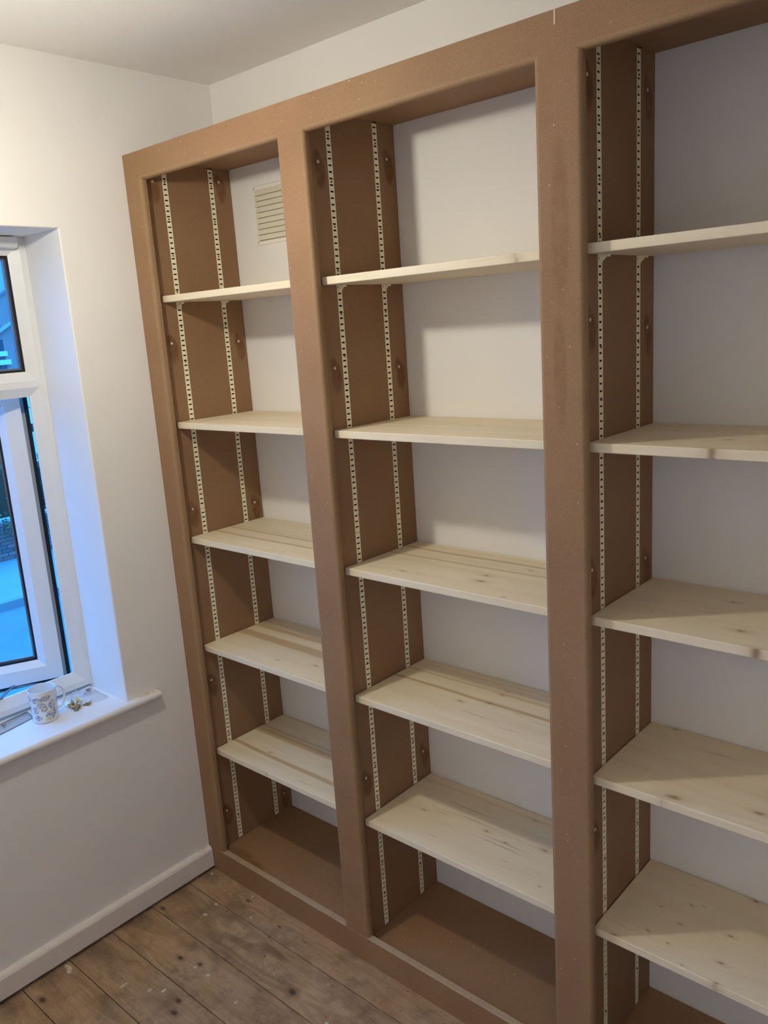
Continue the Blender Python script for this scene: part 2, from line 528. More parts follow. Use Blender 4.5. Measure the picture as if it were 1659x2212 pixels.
struct(part('ceiling', MB().box(WOUT, Y_F - 0.1, CEIL, X_R + 0.1, D + 0.1, CEIL + 0.08), M_CEIL))
struct(part('wall_back', MB().box(WOUT, D, -0.06, X_R + 0.1, D + 0.1, CEIL), M_WALL))
struct(part('wall_right', MB().box(X_R, Y_F - 0.1, -0.06, X_R + 0.1, D, CEIL), M_WALL))
# wall behind the camera; doorway and landing added to let in fill light
DX0, DX1, DZ = 1.45, 2.27, 2.02
mb = MB()
for (x0, z0, x1, z1) in ((WOUT, -0.06, DX0, CEIL), (DX1, -0.06, X_R, CEIL), (DX0, DZ, DX1, CEIL)):
    mb.box(x0, Y_F - 0.1, z0, x1, Y_F, z1)
struct(part('wall_front', mb, M_WALL))
LY = Y_F - 1.15
mb = MB()
mb.box(0.9, LY - 0.1, -0.06, 2.9, LY, CEIL)
mb.box(0.8, LY, -0.06, 0.9, Y_F - 0.1, CEIL)
mb.box(2.8, LY, -0.06, 2.9, Y_F - 0.1, CEIL)
mb.box(0.8, LY - 0.1, CEIL, 2.9, Y_F - 0.1, CEIL + 0.08)
mb.box(0.8, LY - 0.1, -0.08, 2.9, Y_F, -0.001)
struct(part('fill_landing', mb, M_WALL))  # unseen landing shell, added only to spill fill light into the room

WY0, WY1 = -1.30, -0.2145       # window opening along y
WZ0, WZ1 = 0.6765, 2.0042
mb = MB()
vs = []
for x in (0.0, WOUT):
    vs += [(x, Y_F, -0.06), (x, D, -0.06), (x, D, CEIL), (x, Y_F, CEIL), (x, WY0, WZ0), (x, WY1, WZ0), (x, WY1, WZ1), (x, WY0, WZ1)]
fs = []
for c in range(4):
    c2 = (c + 1) % 4
    fs += [(c, c2, 4 + c2, 4 + c), (8 + c, 8 + c2, 12 + c2, 12 + c), (c, c2, 8 + c2, 8 + c), (4 + c, 4 + c2, 12 + c2, 12 + c)]
mb.add(vs, fs)
me = mb.mesh('wall_left', [M_WALL_WINDOW])
bm = bmesh.new(); bm.from_mesh(me)
es = [e for e in bm.edges if all(abs(v.co.x) < 1e-5 and WY0 - 1e-4 < v.co.y < WY1 + 1e-4 and WZ0 - 1e-4 < v.co.z < WZ1 + 1e-4 for v in e.verts)]
bmesh.ops.bevel(bm, geom=es, offset=0.004, segments=3, profile=0.5, affect='EDGES')
bm.to_mesh(me); bm.free()
struct(put('wall_left', me))

prof = [(0.0, 0.013), (0.0185, 0.013), (0.0185, 0.0695), (0.0165, 0.0755), (0.0115, 0.0795), (0.0, 0.082)]
struct(part('baseboard_left', MB().prism(prof, lambda p, a: (p[0], a, p[1]), Y_F, -0.0015, smooth=[False, False, True, True, True, False]), M_SKIRT))

# ------------------------------------------------------------------ window
# local frame of the window: u = -y, v = z, n = x (n = 0 at the room-side face)
NX = -0.195
TW = Matrix(((0, 0, 1, NX), (-1, 0, 0, 0), (0, 1, 0, 0), (0, 0, 0, 1)))   # (u, v, n) -> (x, y, z)
window = struct(put('window_1', None, None, (NX, -0.75, 0.6765)))
tag(window, 'white upvc window in the deep reveal, one sash ajar')
U0, U1, V0, V1 = -WY1, -WY0, 0.688, 2.0035
FR = [(0, 0), (0.0175, 0), (0.0475, -0.013), (0.0475, -0.020), (0.029, -0.021), (0.029, -0.055), (0, -0.055)]
part('outer_frame', MB().ring(U0, U1, V0, V1, FR, TW), M_UPVC, window)
UM = 0.752                                    # centre of the mullion


def bar(v_or_u, lo, hi, half, axis):
    """bevelled transom / mullion with pointed welded ends; runs between jamb edges lo..hi"""
    pr = [(-half, -0.013), (-half + 0.026, 0.0), (half - 0.026, 0.0), (half, -0.013), (half, -0.020), (half - 0.018, -0.021), (half - 0.018, -0.055),
          (-half + 0.018, -0.055), (-half + 0.018, -0.021), (-half, -0.020)]
    mb = MB()
    ext = lambda p: (0.026 * (1 + p[1] / 0.013) if p[1] > -0.0131 else 0.0)
    if axis == 'u':
        mb.prism(pr, lambda p, a: TW @ Vector((a, v_or_u + p[0], p[1])), lambda p: lo - ext(p), lambda p: hi + ext(p))
    else:
        mb.prism(pr, lambda p, a: TW @ Vector((v_or_u + p[0], a, p[1])), lambda p: lo - ext(p), lambda p: hi + ext(p))
    return mb


VT0, VT1 = 1.5735, 1.6435
part('mullion', bar(UM, V0 + 0.0475, V1 - 0.0475, 0.035, 'v'), M_UPVC, window)
part('transom', bar((VT0 + VT1) / 2, U0 + 0.0475, UM - 0.035, 0.035, 'u'), M_UPVC, window)


def glazing(parent, u0, u1, v0, v1, tf, n0=-0.014, name='pane'):
    """gasket, spacer bar and two sheets of glass in a rectangular light"""
    part('gasket', MB().ring(u0, u1, v0, v1, [(0.0, n0 + 0.001), (0.006, n0 + 0.001), (0.006, n0 - 0.004), (0.0, n0 - 0.004)], tf), M_GASKET, parent)
    part('spacer_bar', MB().ring(u0, u1, v0, v1, [(-0.002, n0 - 0.008), (0.011, n0 - 0.008), (0.011, n0 - 0.020), (-0.002, n0 - 0.020)], tf), M_SPACER, parent)
    g = MB()
    for n in (n0 - 0.005, n0 - 0.024):
        g.add([(u0 - 0.004, v0 - 0.004, n), (u1 + 0.004, v0 - 0.004, n), (u1 + 0.004, v1 + 0.004, n), (u0 - 0.004, v1 + 0.004, n)], [(0, 1, 2, 3)], 0, False, tf)
    part(name, g, M_GLASS, parent)


glazing(window, U0 + 0.0475, UM - 0.035, VT1, V1 - 0.0475, TW, name='top_pane')
glazing(window, UM + 0.035, U1 - 0.0475, V0 + 0.0475, V1 - 0.0475, TW, name='side_pane')

# side-hung sash, swung outwards about its right edge on a friction hinge
ang = math.radians(25)
su = Vector((-math.sin(ang), -math.cos(ang), 0)); sn = Vector((math.cos(ang), -math.sin(ang), 0))
P = Vector((-0.257, -0.2705, 0))
TS = Matrix(((su.x, 0, sn.x, P.x), (su.y, 0, sn.y, P.y), (0, 1, 0, 0), (0, 0, 0, 1)))
SW, SV0, SV1 = 0.455, 0.716, 1.60
sash_prof = [(0.0, 0.0), (0.044, 0.0), (0.065, -0.013), (0.065, -0.05), (0.008, -0.05), (0.008, -0.020), (0.0, -0.020)]
sash = part('sash', MB().ring(0, SW, SV0, SV1, sash_prof, TS), M_UPVC, window)
part('flange', MB().ring(0, SW, SV0, SV1, [(-0.020, -0.036), (0.0082, -0.036), (0.0082, -0.049), (-0.020, -0.049)], TS), M_UPVC, sash)
part('seal', MB().ring(0, SW, SV0, SV1, [(-0.021, -0.031), (-0.0095, -0.031), (-0.0095, -0.0362), (-0.021, -0.0362)], TS), M_GASKET, sash)
part('edge_strip', MB().ring(0, SW, SV0, SV1, [(-0.0085, -0.033), (-0.0012, -0.033), (-0.0012, -0.0362), (-0.0085, -0.0362)], TS), M_SASH_SIDE, sash)
glazing(sash, 0.065, SW - 0.065, SV0 + 0.065, SV1 - 0.065, TS, name='sash_pane')
# friction hinge under the sash
mb = MB()
mb.tube([(-0.200, -0.352, 0.7375), (-0.224, -0.377, 0.738), (-0.252, -0.424, 0.738)], 0.005, 8, 0, 0.35)
mb.tube([(-0.252, -0.424, 0.739), (-0.246, -0.444, 0.739), (-0.211, -0.486, 0.738), (-0.203, -0.52, 0.738)], 0.006, 8, 0, 0.35)
mb.box(-0.262, -0.434, 0.7365, -0.246, -0.419, 0.7425)
mb.tube([(-0.256, -0.428, 0.7365), (-0.29, -0.44, 0.722), (-0.32, -0.45, 0.7135)], 0.004, 8, 0, 0.4)
part('hinge_arm', mb, M_STEEL, window)

# rounded vent cover tucked under the soffit
pr = [(-0.019 + 0.0 * k, 0.0) for k in range(0)]
pr = [(-0.195, 1.9725), (-0.174, 1.9725), (-0.168, 1.977), (-0.166, 1.985), (-0.166, 2.0015), (-0.195, 2.0015)]
mb = MB().prism(pr, lambda p, a: (p[0], a, p[1]), -1.10, -0.246, smooth=False)
part('trickle_vent', mb, M_UPVC, window, bevel=0.006, segs=3)

# sill board with a bullnose front and a horn past the reveal
mb = MB()
noseprof = [(-0.195, WZ0 - 0.024), (0.017, WZ0 - 0.024), (0.0225, WZ0 - 0.021), (0.0255, WZ0 - 0.015), (0.0260, WZ0 - 0.009), (0.0235, WZ0 - 0.003), (0.018, WZ0), (-0.195, WZ0)]
mb.prism(noseprof, lambda p, a: (p[0], a, p[1] + 0.0006), WY0 + 0.0005, WY1 - 0.0005, smooth=[False, True, True, True, True, True, False, False])
hornprof = [(0.0005, WZ0 - 0.024)] + noseprof[1:7] + [(0.0005, WZ0)]
for y0, y1 in ((WY1 - 0.0005, -0.1125), (WY0 - 0.10, WY0 + 0.0005)):
    mb.prism(hornprof, lambda p, a: (p[0], a, p[1] + 0.0006), y0, y1, smooth=[False, True, True, True, True, True, False, False])
part('sill', mb, M_SILL, window)
SILL = WZ0 + 0.0006

# ------------------------------------------------------------------ bookcase carcass
BX = Vector((1.0, 0.16, 0.0))
case = thing('bookcase', BX, 'built-in brown MDF bookcase with three open bays filling the wall', 'bookcase')
arc = [(R - R * math.cos(t), R - R * math.sin(t)) for t in [math.pi / 2 * k / 5 for k in range(6)]]   # (inset from side, depth) from side to face
ZB = 0.0816
TH = 0.018
H = 2.2
L0 = 0.0008


def upright_mb(x0, x1, round_left, round_right, z0):
    """post of the face frame; the rounded arrises are mitred into the header"""
    prof = [(x0, TH, R), ]
    prof = []
    mats, sm = [], []
    # walk: back-left, up the left side, round to the face, across, round, down the right side, back
    if round_left:
        prof.append((x0, TH))
        pts = [(x0 + i, d) for (i, d) in arc]
        prof += pts
        mats += [1] + [1] * 5; sm += [False] + [True] * 5
    else:
        prof += [(x0, TH), (x0, 0.0)]; mats += [0]; sm += [False]
    mats.append(0); sm.append(False)
    if round_right:
        pts = [(x1 - i, d) for (i, d) in reversed(arc)]
        prof += pts; mats += [1] * 5; sm += [True] * 5
        prof.append((x1, TH)); mats.append(1); sm.append(False)
    else:
        prof += [(x1, 0.0), (x1, TH)]; mats.append(0); sm.append(False)
    mats.append(0); sm.append(False)

    def top(p):
        i = R
        if round_left: i = min(i, p[0] - x0)
        if round_right: i = min(i, x1 - p[0])
        return ZT - R + max(i, 0.0)
    mb = MB()
    mb.prism(prof, lambda p, a: (p[0], p[1], a), z0, top, mats, sm)
    return mb


OPEN = [(0.0744, 0.6226), (0.7112, 1.2897), (1.3804, 1.9589)]     # clear openings between rounded sides
X_END = 2.04
XJ = 1.3335
part('stile', upright_mb(L0, OPEN[0][0], False, True, ZB), [M_MDF, M_MDF_EDGE], case)
part('upright', upright_mb(OPEN[0][1], OPEN[1][0], True, True, ZB), [M_MDF, M_MDF_EDGE], case)
part('upright', upright_mb(OPEN[1][1], OPEN[2][0], True, True, ZB), [M_MDF_STAINED, M_MDF_EDGE], case)
part('stile', upright_mb(OPEN[2][1], X_END, True, False, ZB), [M_MDF, M_MDF_EDGE], case)


def header_mb(x0, x1, bays):
    mb = MB()
    mb.box(x0, 0, ZT, x1, TH, H, 0)
    for (a, b) in bays:
        prof = [(0.0, TH)] + list(arc) + [(R, TH)]          # (height above underside, depth)
        n = len(prof)
        mats = [1] + [1] * 5 + [0, 0]; sm = [False] + [True] * 5 + [False, False]
        mb.prism(prof, lambda p, q: (q, p[1], ZT - R + p[0]), lambda p: a - p[0], lambda p: b + p[0], mats[:n], sm[:n])
    return mb


part('header', header_mb(L0, XJ - 0.00004, OPEN[:2]), [M_MDF, M_MDF_EDGE], case)
part('header', header_mb(XJ + 0.00004, X_END, OPEN[2:]), [M_MDF, M_MDF_EDGE], case)
tag(part('joint_filler', MB().box(XJ - 0.0013, -0.0006, 2.1765, XJ + 0.0012, 0.012, 2.2004), M_FILLER, case), 'pale strip of filler in the header joint')
# bottom rail with a paler cut top edge
mb = MB()
prof = [(0.0, 0.0), (0.0, ZB - 0.001), (0.001, ZB), (TH, ZB), (TH, 0.0)]
mb.prism(prof, lambda p, a: (a, p[0], p[1]), L0, X_END, [0, 1, 1, 0, 0])
part('bottom_rail', mb, [M_MDF, M_MDF_CORE], case)

LEFT_S = [0.0515, 0.6969, 1.3655]
RIGHT_S = [0.636, 1.3025, 1.9725]
BASE_Z = [0.0775, 0.0604, 0.0604]
TOP_Z = 2.181
CAPS = {0: [(0.053, 2.1315), (0.281, 2.1447), (0.0526, 1.6935), (0.2945, 1.6858), (0.057, 1.2057), (0.2935, 1.1784), (0.050, 0.6574), (0.049, 0.1997), (0.2915, 0.1411)],
        1: [(0.0542, 2.0734), (0.2909, 2.1002), (0.0569, 1.6134), (0.2905, 1.5983), (0.0546, 0.5355), (0.2936, 0.5046)],
        2: [(0.0505, 2.1011), (0.2901, 2.1115), (0.0525, 1.6908), (0.2935, 1.6668), (0.0500, 1.2155), (0.2889, 1.1790), (0.0509, 0.6473)]}
RAILY = [(0.0842, 0.0998), (0.2440, 0.2596)]
PITCH = 0.0142


def panel_profile(s, sign):
    """cross-section of an 18 mm side with two grooves for the rails; sign=+1 when the shown face looks to +x"""
    fx, gx, bx_ = s, s - sign * 0.013, s - sign * 0.018
    pts = [(bx_, TH + 0.0002), (fx, TH + 0.0002)]
    for (a, b) in RAILY:
        pts += [(fx, a - 0.0009), (gx, a - 0.0009), (gx, b + 0.0009), (fx, b + 0.0009)]
    pts += [(fx, D - 0.0015), (bx_, D - 0.0015)]
    return pts


def rail_mesh(z0, z1, name, sign=1):
    """slotted strip around local x = 0 facing +x, local y centred, z in world height; slots between cross bars"""
    mb = MB()
    w, sw, t = 0.0080, 0.0053, 0.0012
    mb.box(-t, -w, z0, 0.0003, -sw, z1); mb.box(-t, sw, z0, 0.0003, w, z1)
    k0 = math.ceil((z0 - 2.0404) / PITCH)
    zs = [2.0404 + PITCH * k for k in range(k0, k0 + 400) if z0 + 0.008 < 2.0404 + PITCH * k < z1 - 0.008]
    prev = z0
    for z in zs:
        mb.box(-t, -sw, prev, 0.0003, sw, z - 0.0019)
        prev = z + 0.0019
    mb.box(-t, -sw, prev, 0.0003, sw, z1)
    return mb.mesh(name, [M_RAIL])


def screws_mesh(z0, z1, name):
    mb = MB()
    for k in range(-3, 24):
        z = 2.1318 - 0.0985 * k
        if z0 + 0.008 < z < z1 - 0.005:
            prof = [(0.0001, 0.0015), (0.0015, 0.0013), (0.0027, 0.0004), (0.0028, -0.0008)]
            tf = Matrix.Translation((0, 0, z)) @ Matrix.Rotation(math.pi / 2, 4, 'Y')
            mb.lathe(prof, 8, (0, 0, 0), 0, False, True, tf)
            mb.box(-0.0003, -0.0022, -0.0004, 0.0018, 0.0022, 0.0004, 1, Matrix.Translation((0, 0, z)) @ Matrix.Rotation(0.4 + k, 4, 'X'))
    return mb.mesh(name, [M_SCREW, M_GASKET])


RSPLIT = 1.2015
PANEL_SLOTS = [0, 0, 1, 1, 1, 0, 1, 1, 1, 0, 0, 0]
M_GROOVE_SHADE = plain('groove_shade', (0.03, 0.025, 0.02), 0.8, 0.1)  # groove shade put into the colour so the rail slots look dark
rail_meshes = {}
for b in range(3):
    z0 = BASE_Z[b] + 0.004
    rail_meshes[b] = [(rail_mesh(RSPLIT + 0.0006, TOP_Z - 0.004, 'shelf_rail'), screws_mesh(RSPLIT, TOP_Z - 0.004, 'screws')),
                      (rail_mesh(z0, RSPLIT - 0.0006, 'shelf_rail'), screws_mesh(z0, RSPLIT, 'screws'))]
cap_mesh = MB().lathe([(0.0001, 0.0009), (0.0028, 0.0008), (0.0037, 0.0002), (0.0038, -0.001)], 12, (0, 0, 0), 0, False, True,
                      Matrix.Rotation(math.pi / 2, 4, 'Y')).mesh('screw_cap', [M_CAP])

for b in range(3):
    s = LEFT_S[b]
    zl, zh = BASE_Z[b] + 0.0002, TOP_Z - 0.0002
    mp = mat_panel('mdf_side_panel_%s' % 'abc'[b], [(y - BX.y, z) for (y, z) in CAPS[b]])
    pl = part('side_panel', MB().prism(panel_profile(s, 1), lambda p, a: (p[0], p[1], a), zl, zh, PANEL_SLOTS), [mp, M_GROOVE_SHADE], case)
    for (y, z) in CAPS[b]:
        put('screw_cap', cap_mesh, pl, (s, y, z))
    pr = part('side_panel', MB().prism(panel_profile(RIGHT_S[b], -1), lambda p, a: (p[0], p[1], a), zl, zh, PANEL_SLOTS), [M_MDF, M_GROOVE_SHADE], case)
    for (a, c) in RAILY:
        for (rm, sm_) in rail_meshes[b]:
            r = put('shelf_rail', rm, case, (s, (a + c) / 2, 0))
            q = put('screws', sm_, r, (s, (a + c) / 2, 0)); q['kind'] = 'stuff'
            r2 = put('shelf_rail', rm, case, (RIGHT_S[b], (a + c) / 2, 0)); r2.rotation_euler = (0, 0, math.pi)
    part('top_panel', MB().box(s - 0.018, TH + 0.0002, TOP_Z, RIGHT_S[b] + 0.018, D - 0.0015, H - 0.001), M_MDF, case)
    part('base_panel', MB().box(s - 0.018, TH + 0.001, BASE_Z[b] - 0.018, RIGHT_S[b] + 0.018, D - 0.0015, BASE_Z[b]), M_MDF_BASE if b == 0 else M_MDF, case)

# ------------------------------------------------------------------ shelves
ZS = [[1.8249, 1.4693, 1.1245, 0.7797, 0.4287], [1.8220, 1.4677, 1.1250, 0.7820, 0.4240], [1.8235, 1.4679, 1.1260, 0.7808, 0.4218]]
YF = 0.0353
TS_ = 0.018
STRIPES = {(0, 2): [(0.176, 0.188, .8), (0.196, 0.204, .4), (0.118, 0.134, .8)],
           (0, 3): [(0.236, 0.268, .9), (0.160, 0.208, .9), (0.286, 0.292, .4)],
           (0, 4): [(0.190, 0.222, .9), (0.096, 0.116, .9), (0.228, 0.240, .5)],
           (1, 2): [(0.262, 0.276, .8), (0.202, 0.214, .7), (0.298, 0.303, .3)],
           (1, 3): [(0.244, 0.258, .6), (0.184, 0.200, .9), (0.292, 0.298, .3)],
           (0, 1): [(0.25, 0.27, .3)], (1, 1): [(0.18, 0.19, .3)], (1, 4): [(0.285, 0.30, .3)]}
KNOTS = {(0, 2): [(0.062, 0.06, .004)],
         (0, 3): [(0.068, 0.151, .005), (0.086, 0.287, .005), (0.472, 0.119, .010), (0.344, 0.087, .007), (0.062, 0.15, .003)],
         (0, 4): [(0.220, 0.122, .007), (0.245, 0.246, .004), (0.435, 0.032, .006), (0.30, 0.036, .005)],
         (1, 2): [(0.717, 0.239, .007), (0.848, 0.09, .010), (1.044, 0.158, .013), (1.056, 0.117, .019), (1.111, 0.242, .009), (1.163, 0.05, .006)],
         (1, 3): [(0.946, 0.162, .010), (1.014, 0.192, .010), (1.013, 0.248, .010), (1.015, 0.271, .006)],
         (1, 4): [(0.804, 0.165, .008), (0.994, 0.184, .010), (1.059, 0.172, .007), (1.071, 0.295, .006), (1.154, 0.202, .012), (1.212, 0.079, .005)],
         (2, 1): [(1.461, 0.224, .008), (1.593, 0.138, .010), (1.60, 0.038, .013)],
         (2, 2): [(1.397, 0.057, .004), (1.458, 0.124, .004), (1.487, 0.214, .004), (1.571, 0.251, .010), (1.633, 0.107, .014), (1.682, 0.038, .014)],
         (2, 3): [(1.429, 0.318, .008), (1.534, 0.057, .022), (1.52, 0.036, .007), (1.68, 0.096, .014)],
         (2, 4): [(1.457, 0.182, .005), (1.508, 0.225, .006), (1.531, 0.238, .004), (1.512, 0.156, .006), (1.466, 0.096, .006), (1.415, 0.044, .009), (1.607, 0.182, .009),
                  (1.514, 0.087, .005), (1.618, 0.097, .010), (1.56, 0.047, .004), (1.614, 0.318, .010), (1.629, 0.040, .008)],
         (1, 0): [(1.2249, 0.0355, .010)]}
MARKS = {(0, 2): [(0.315, 0.059, .009), (0.33, 0.18, .012), (0.344, 0.118, .009), (0.445, 0.059, .012)],
         (0, 3): [(0.191, 0.037, .008), (0.287, 0.037, .008), (0.30, 0.05, .014)],
         (0, 4): [(0.245, 0.246, .022), (0.424, 0.163, .018), (0.247, 0.037, .008), (0.44, 0.06, .05)],
         (1, 1): [(0.771, 0.136, .03), (0.803, 0.23, .02), (1.118, 0.091, .03), (1.068, 0.268, .03), (0.97, 0.15, .02)],
         (1, 2): [(0.815, 0.098, .016), (0.89, 0.093, .018), (0.95, 0.10, .012), (1.0, 0.13, .01)],
         (1, 3): [(0.708, 0.058, .015), (1.10, 0.18, .025), (1.16, 0.164, .03), (1.02, 0.12, .06), (1.12, 0.10, .05)],
         (1, 4): [(0.726, 0.151, .016), (0.856, 0.179, .035), (0.891, 0.085, .02), (1.094, 0.107, .02), (1.06, 0.165, .10), (1.05, 0.150, .10), (0.95, 0.20, .08), (0.90, 0.235, .09)],
         (2, 3): [(1.54, 0.258, .045)], (2, 2): [(1.55, 0.17, .03)], (2, 1): [(1.46, 0.224, .012)]}
ROW = ['top', 'second from top', 'third from top', 'fourth from top', 'lowest']
BAY = ['the left bay', 'the middle bay', 'the right bay']
LOOK = {(0, 0): 'pale pine board seen from below', (0, 1): 'plain pale pine board with bluish front edge', (0, 2): 'pine board with thin tan stripes', (0, 3): 'pine board with two broad tan stripes',
        (0, 4): 'tan striped pine board above the dark base', (1, 0): 'pine board with a knot on its front edge', (1, 1): 'pine board with small brown flecks', (1, 2): 'pine board with a large double knot',
        (1, 3): 'pine board with tan stripe and three small knots', (1, 4): 'pine board with long dark grain cracks', (2, 0): 'plain pine board with shaded corner', (2, 1): 'pine board with a brown front knot',
        (2, 2): 'pine board with a swirl knot at the front', (2, 3): 'pine board with a blurred knot and chipped edge', (2, 4): 'pine board dotted with many small dark knots'}
for b in range(3):
    xa, xb = LEFT_S[b] + 0.0018, RIGHT_S[b] - 0.0018
    for k in range(5):
        zt = ZS[b][k]
        c = Vector(((xa + xb) / 2, (YF + D) / 2, zt - TS_))
        loc = lambda lst: [(x - c.x, y - c.y, *r) for (x, y, *r) in lst]
        mt = mat_pine('pine_%s%d' % ('abc'[b], k), b * 5 + k + 1, xb - xa,
                      [(y0 - c.y, y1 - c.y, s) for (y0, y1, s) in STRIPES.get((b, k), [])], loc(KNOTS.get((b, k), [])), loc(MARKS.get((b, k), [])))
        sh = part('shelf', MB().box(xa, YF, zt - TS_, xb, D - 0.003, zt), mt, None, c, bevel=0.0016, segs=2)
        tag(sh, '%s, %s in %s' % (LOOK[(b, k)], ROW[k], BAY[b]), 'shelf', 'pine shelves in the bookcase')

# ------------------------------------------------------------------ shelf clips
def clip_mb():
    """hook clip: back plate on the rail, tongue under the shelf and a small curled lip"""
    mb = MB()
    mb.box(0.0004, -0.006, -0.014, 0.0016, 0.006, 0.0)
    mb.box(0.0016, -0.006, -0.0014, 0.017, 0.006, 0.0)
    pts = [(0.0016, -0.012), (0.006, -0.010), (0.012, -0.004), (0.0125, -0.0014), (0.0016, -0.0014)]
    mb.prism(pts, lambda p, a: (p[0], a, p[1]), -0.0018, 0.0018)
    mb.box(0.0156, -0.005, -0.0048, 0.017, 0.005, -0.0014)
    return mb


clip_mesh = clip_mb().mesh('shelf_clip', [M_RAIL])
bm = bmesh.new(); bm.from_mesh(clip_mesh)
bmesh.ops.bevel(bm, geom=[e for e in bm.edges if e.calc_face_angle(0) > 0.6], offset=0.0003, segments=1, affect='EDGES'); bm.to_mesh(clip_mesh); bm.free()
for b in range(3):
    for i, (a, c) in enumerate(RAILY):
        cl = put('shelf_clip', clip_mesh, None, (LEFT_S[b] + 0.0002, (a + c) / 2 + 0.002, ZS[b][0] - TS_ - 0.0002))
        tag(cl, '%s brass clip hooked in the rail under the top shelf of %s' % (['front', 'rear'][i], BAY[b]), 'shelf clip', 'clips holding up the top shelves')

# ------------------------------------------------------------------ air vent on the back wall in the left bay
vx0, vx1, vz0, vz1 = 0.1537, 0.368, 1.956, 2.1197
vent = thing('air_vent', (0.26, D, 2.038), 'cream plastic louvred air vent on the wall inside the left bay', 'air vent')
TV = Matrix(((1, 0, 0, 0), (0, 0, -1, D), (0, 1, 0, 0), (0, 0, 0, 1)))   # (x, z, outwards) -> world
part('frame', MB().ring(vx0, vx1, vz0, vz1, [(0, 0.0), (0, 0.003), (0.002, 0.005), (0.010, 0.005), (0.0118, 0.003), (0.0118, 0.0)], TV), plain('vent_rim', (0.86, 0.84, 0.78), 0.5, vary=0.01), vent)
part('backing', MB().box(vx0 + 0.009, D - 0.0012, vz0 + 0.009, vx1 - 0.009, D - 0.0004, vz1 - 0.009), plain('vent_mesh', (0.55, 0.51, 0.40), 0.7), vent)
n_l = 9
zlo, zhi = vz0 + 0.0125, vz1 - 0.0125
for k in range(n_l):
    za = zlo + (zhi - zlo) * k / n_l
    zb_ = za + (zhi - zlo) / n_l
    pr = [(D - 0.0112, za + 0.0008), (D - 0.0098, za + 0.0002), (D - 0.0016, zb_ - 0.0012), (D - 0.0016, zb_ + 0.0006), (D - 0.0036, zb_ - 0.0008)]
    part('louvre', MB().prism(pr, lambda p, a: (a, p[0], p[1]), vx0 + 0.0105, vx1 - 0.0105), M_VENT, vent)
for (x, z) in ((vx0 + 0.0055, vz0 + 0.0075), (vx1 - 0.0055, vz0 + 0.0075), (vx0 + 0.0055, vz1 - 0.0075), (vx1 - 0.0055, vz1 - 0.0075)):
    part('screw', MB().lathe([(0.0001, 0.0009), (0.0014, 0.0007), (0.0019, 0.0)], 8, (0, 0, 0), 0, False, True, Matrix.Translation((x, D - 0.005, z)) @ Matrix.Rotation(math.pi / 2, 4, 'X')), M_SCREW, vent)

# ------------------------------------------------------------------ mug
def mat_mug():
    n = NT('floral_china')
    p = n.obj
    s = n.sep(p)
    th = n.math('ARCTAN2', s[1], s[0])
    u = n.math('MULTIPLY', th, 0.036)
    uv = n.comb(u, s[2], 0.0)
    base = (0.80, 0.83, 0.85)
    # clusters where the blooms sit
    clus = [(-0.032, 0.071, 0, .017, .010, 1), (-0.008, 0.076, 0, .014, .009, 1), (-0.022, 0.056, 0, .014, .010, 1), (0.008, 0.052, 0, .012, .016, 1), (0.000, 0.022, 0, .016, .017, 1),
            (0.012, 0.030, 0, .010, .014, 1), (-0.040, 0.042, 0, .010, .012, 1), (-0.036, 0.018, 0, .012, .010, 1), (-0.016, 0.044, 0, .010, .010, 1), (0.04, 0.06, 0, .018, .016, 1), (0.06, 0.03, 0, .02, .018, 1),
            (0.09, 0.06, 0, .02, .02, 1), (-0.075, 0.05, 0, .02, .02, 1), (-0.06, 0.075, 0, .013, .01, 1)]
    off = n.math('ADD', n.math('MULTIPLY', n.noise(uv, 140, 2), 0.010), -0.005)
    c = n.spots(n.vmath('ADD', uv, n.comb(off, off, 0.0)), clus, 0.35)
    uvw = n.vmath('ADD', uv, n.comb(off, off, 0.0))
    v = n.voro(uvw, 150)
    ve = n.voro(uvw, 150, 'DISTANCE_TO_EDGE')
    outline = n.ramp(ve[0], [(0.05, 1.0), (0.11, 0.0)])
    heart = n.ramp(v[0], [(0.12, 1.0), (0.20, 0.0)])
    scr = n.ramp(n.noise(uv, 420, 3), [(0.50, 0.0), (0.58, 1.0)])
    ink = n.math('MULTIPLY', n.ramp(c, [(0.1, 0.0), (0.4, 1.0)]), n.math('MAXIMUM', n.math('MULTIPLY', outline, 0.85), n.math('MAXIMUM', heart, n.math('MULTIPLY', scr, 0.6))))
    inkcol = n.mix(n.sep(v[1])[1], (0.045, 0.07, 0.16), (0.13, 0.14, 0.19))
    fill = n.mix(n.sep(v[1])[0], (0.55, 0.62, 0.72), (0.80, 0.82, 0.84))
    col = n.mix(n.math('MULTIPLY', c, 0.75), base, fill)
    pal = n.spots(uvw, [(-0.030, 0.067, 0, .009, .006, 1), (-0.017, 0.046, 0, .009, .007, 1), (-0.007, 0.013, 0, .012, .008, 1), (0.000, 0.033, 0, .011, .006, 1), (0.010, 0.055, 0, .005, .010, 1), (-0.004, 0.082, 0, .008, .005, 1)], 0.3)
    col = n.mix(n.math('MULTIPLY', pal, 0.8), col, (0.74, 0.70, 0.46))
    col = n.mix(n.math('MULTIPLY', ink, n.math('SUBTRACT', 1.0, n.math('MULTIPLY', pal, 0.6))), col, inkcol)
    return n.done(col, 0.12, 0.5)


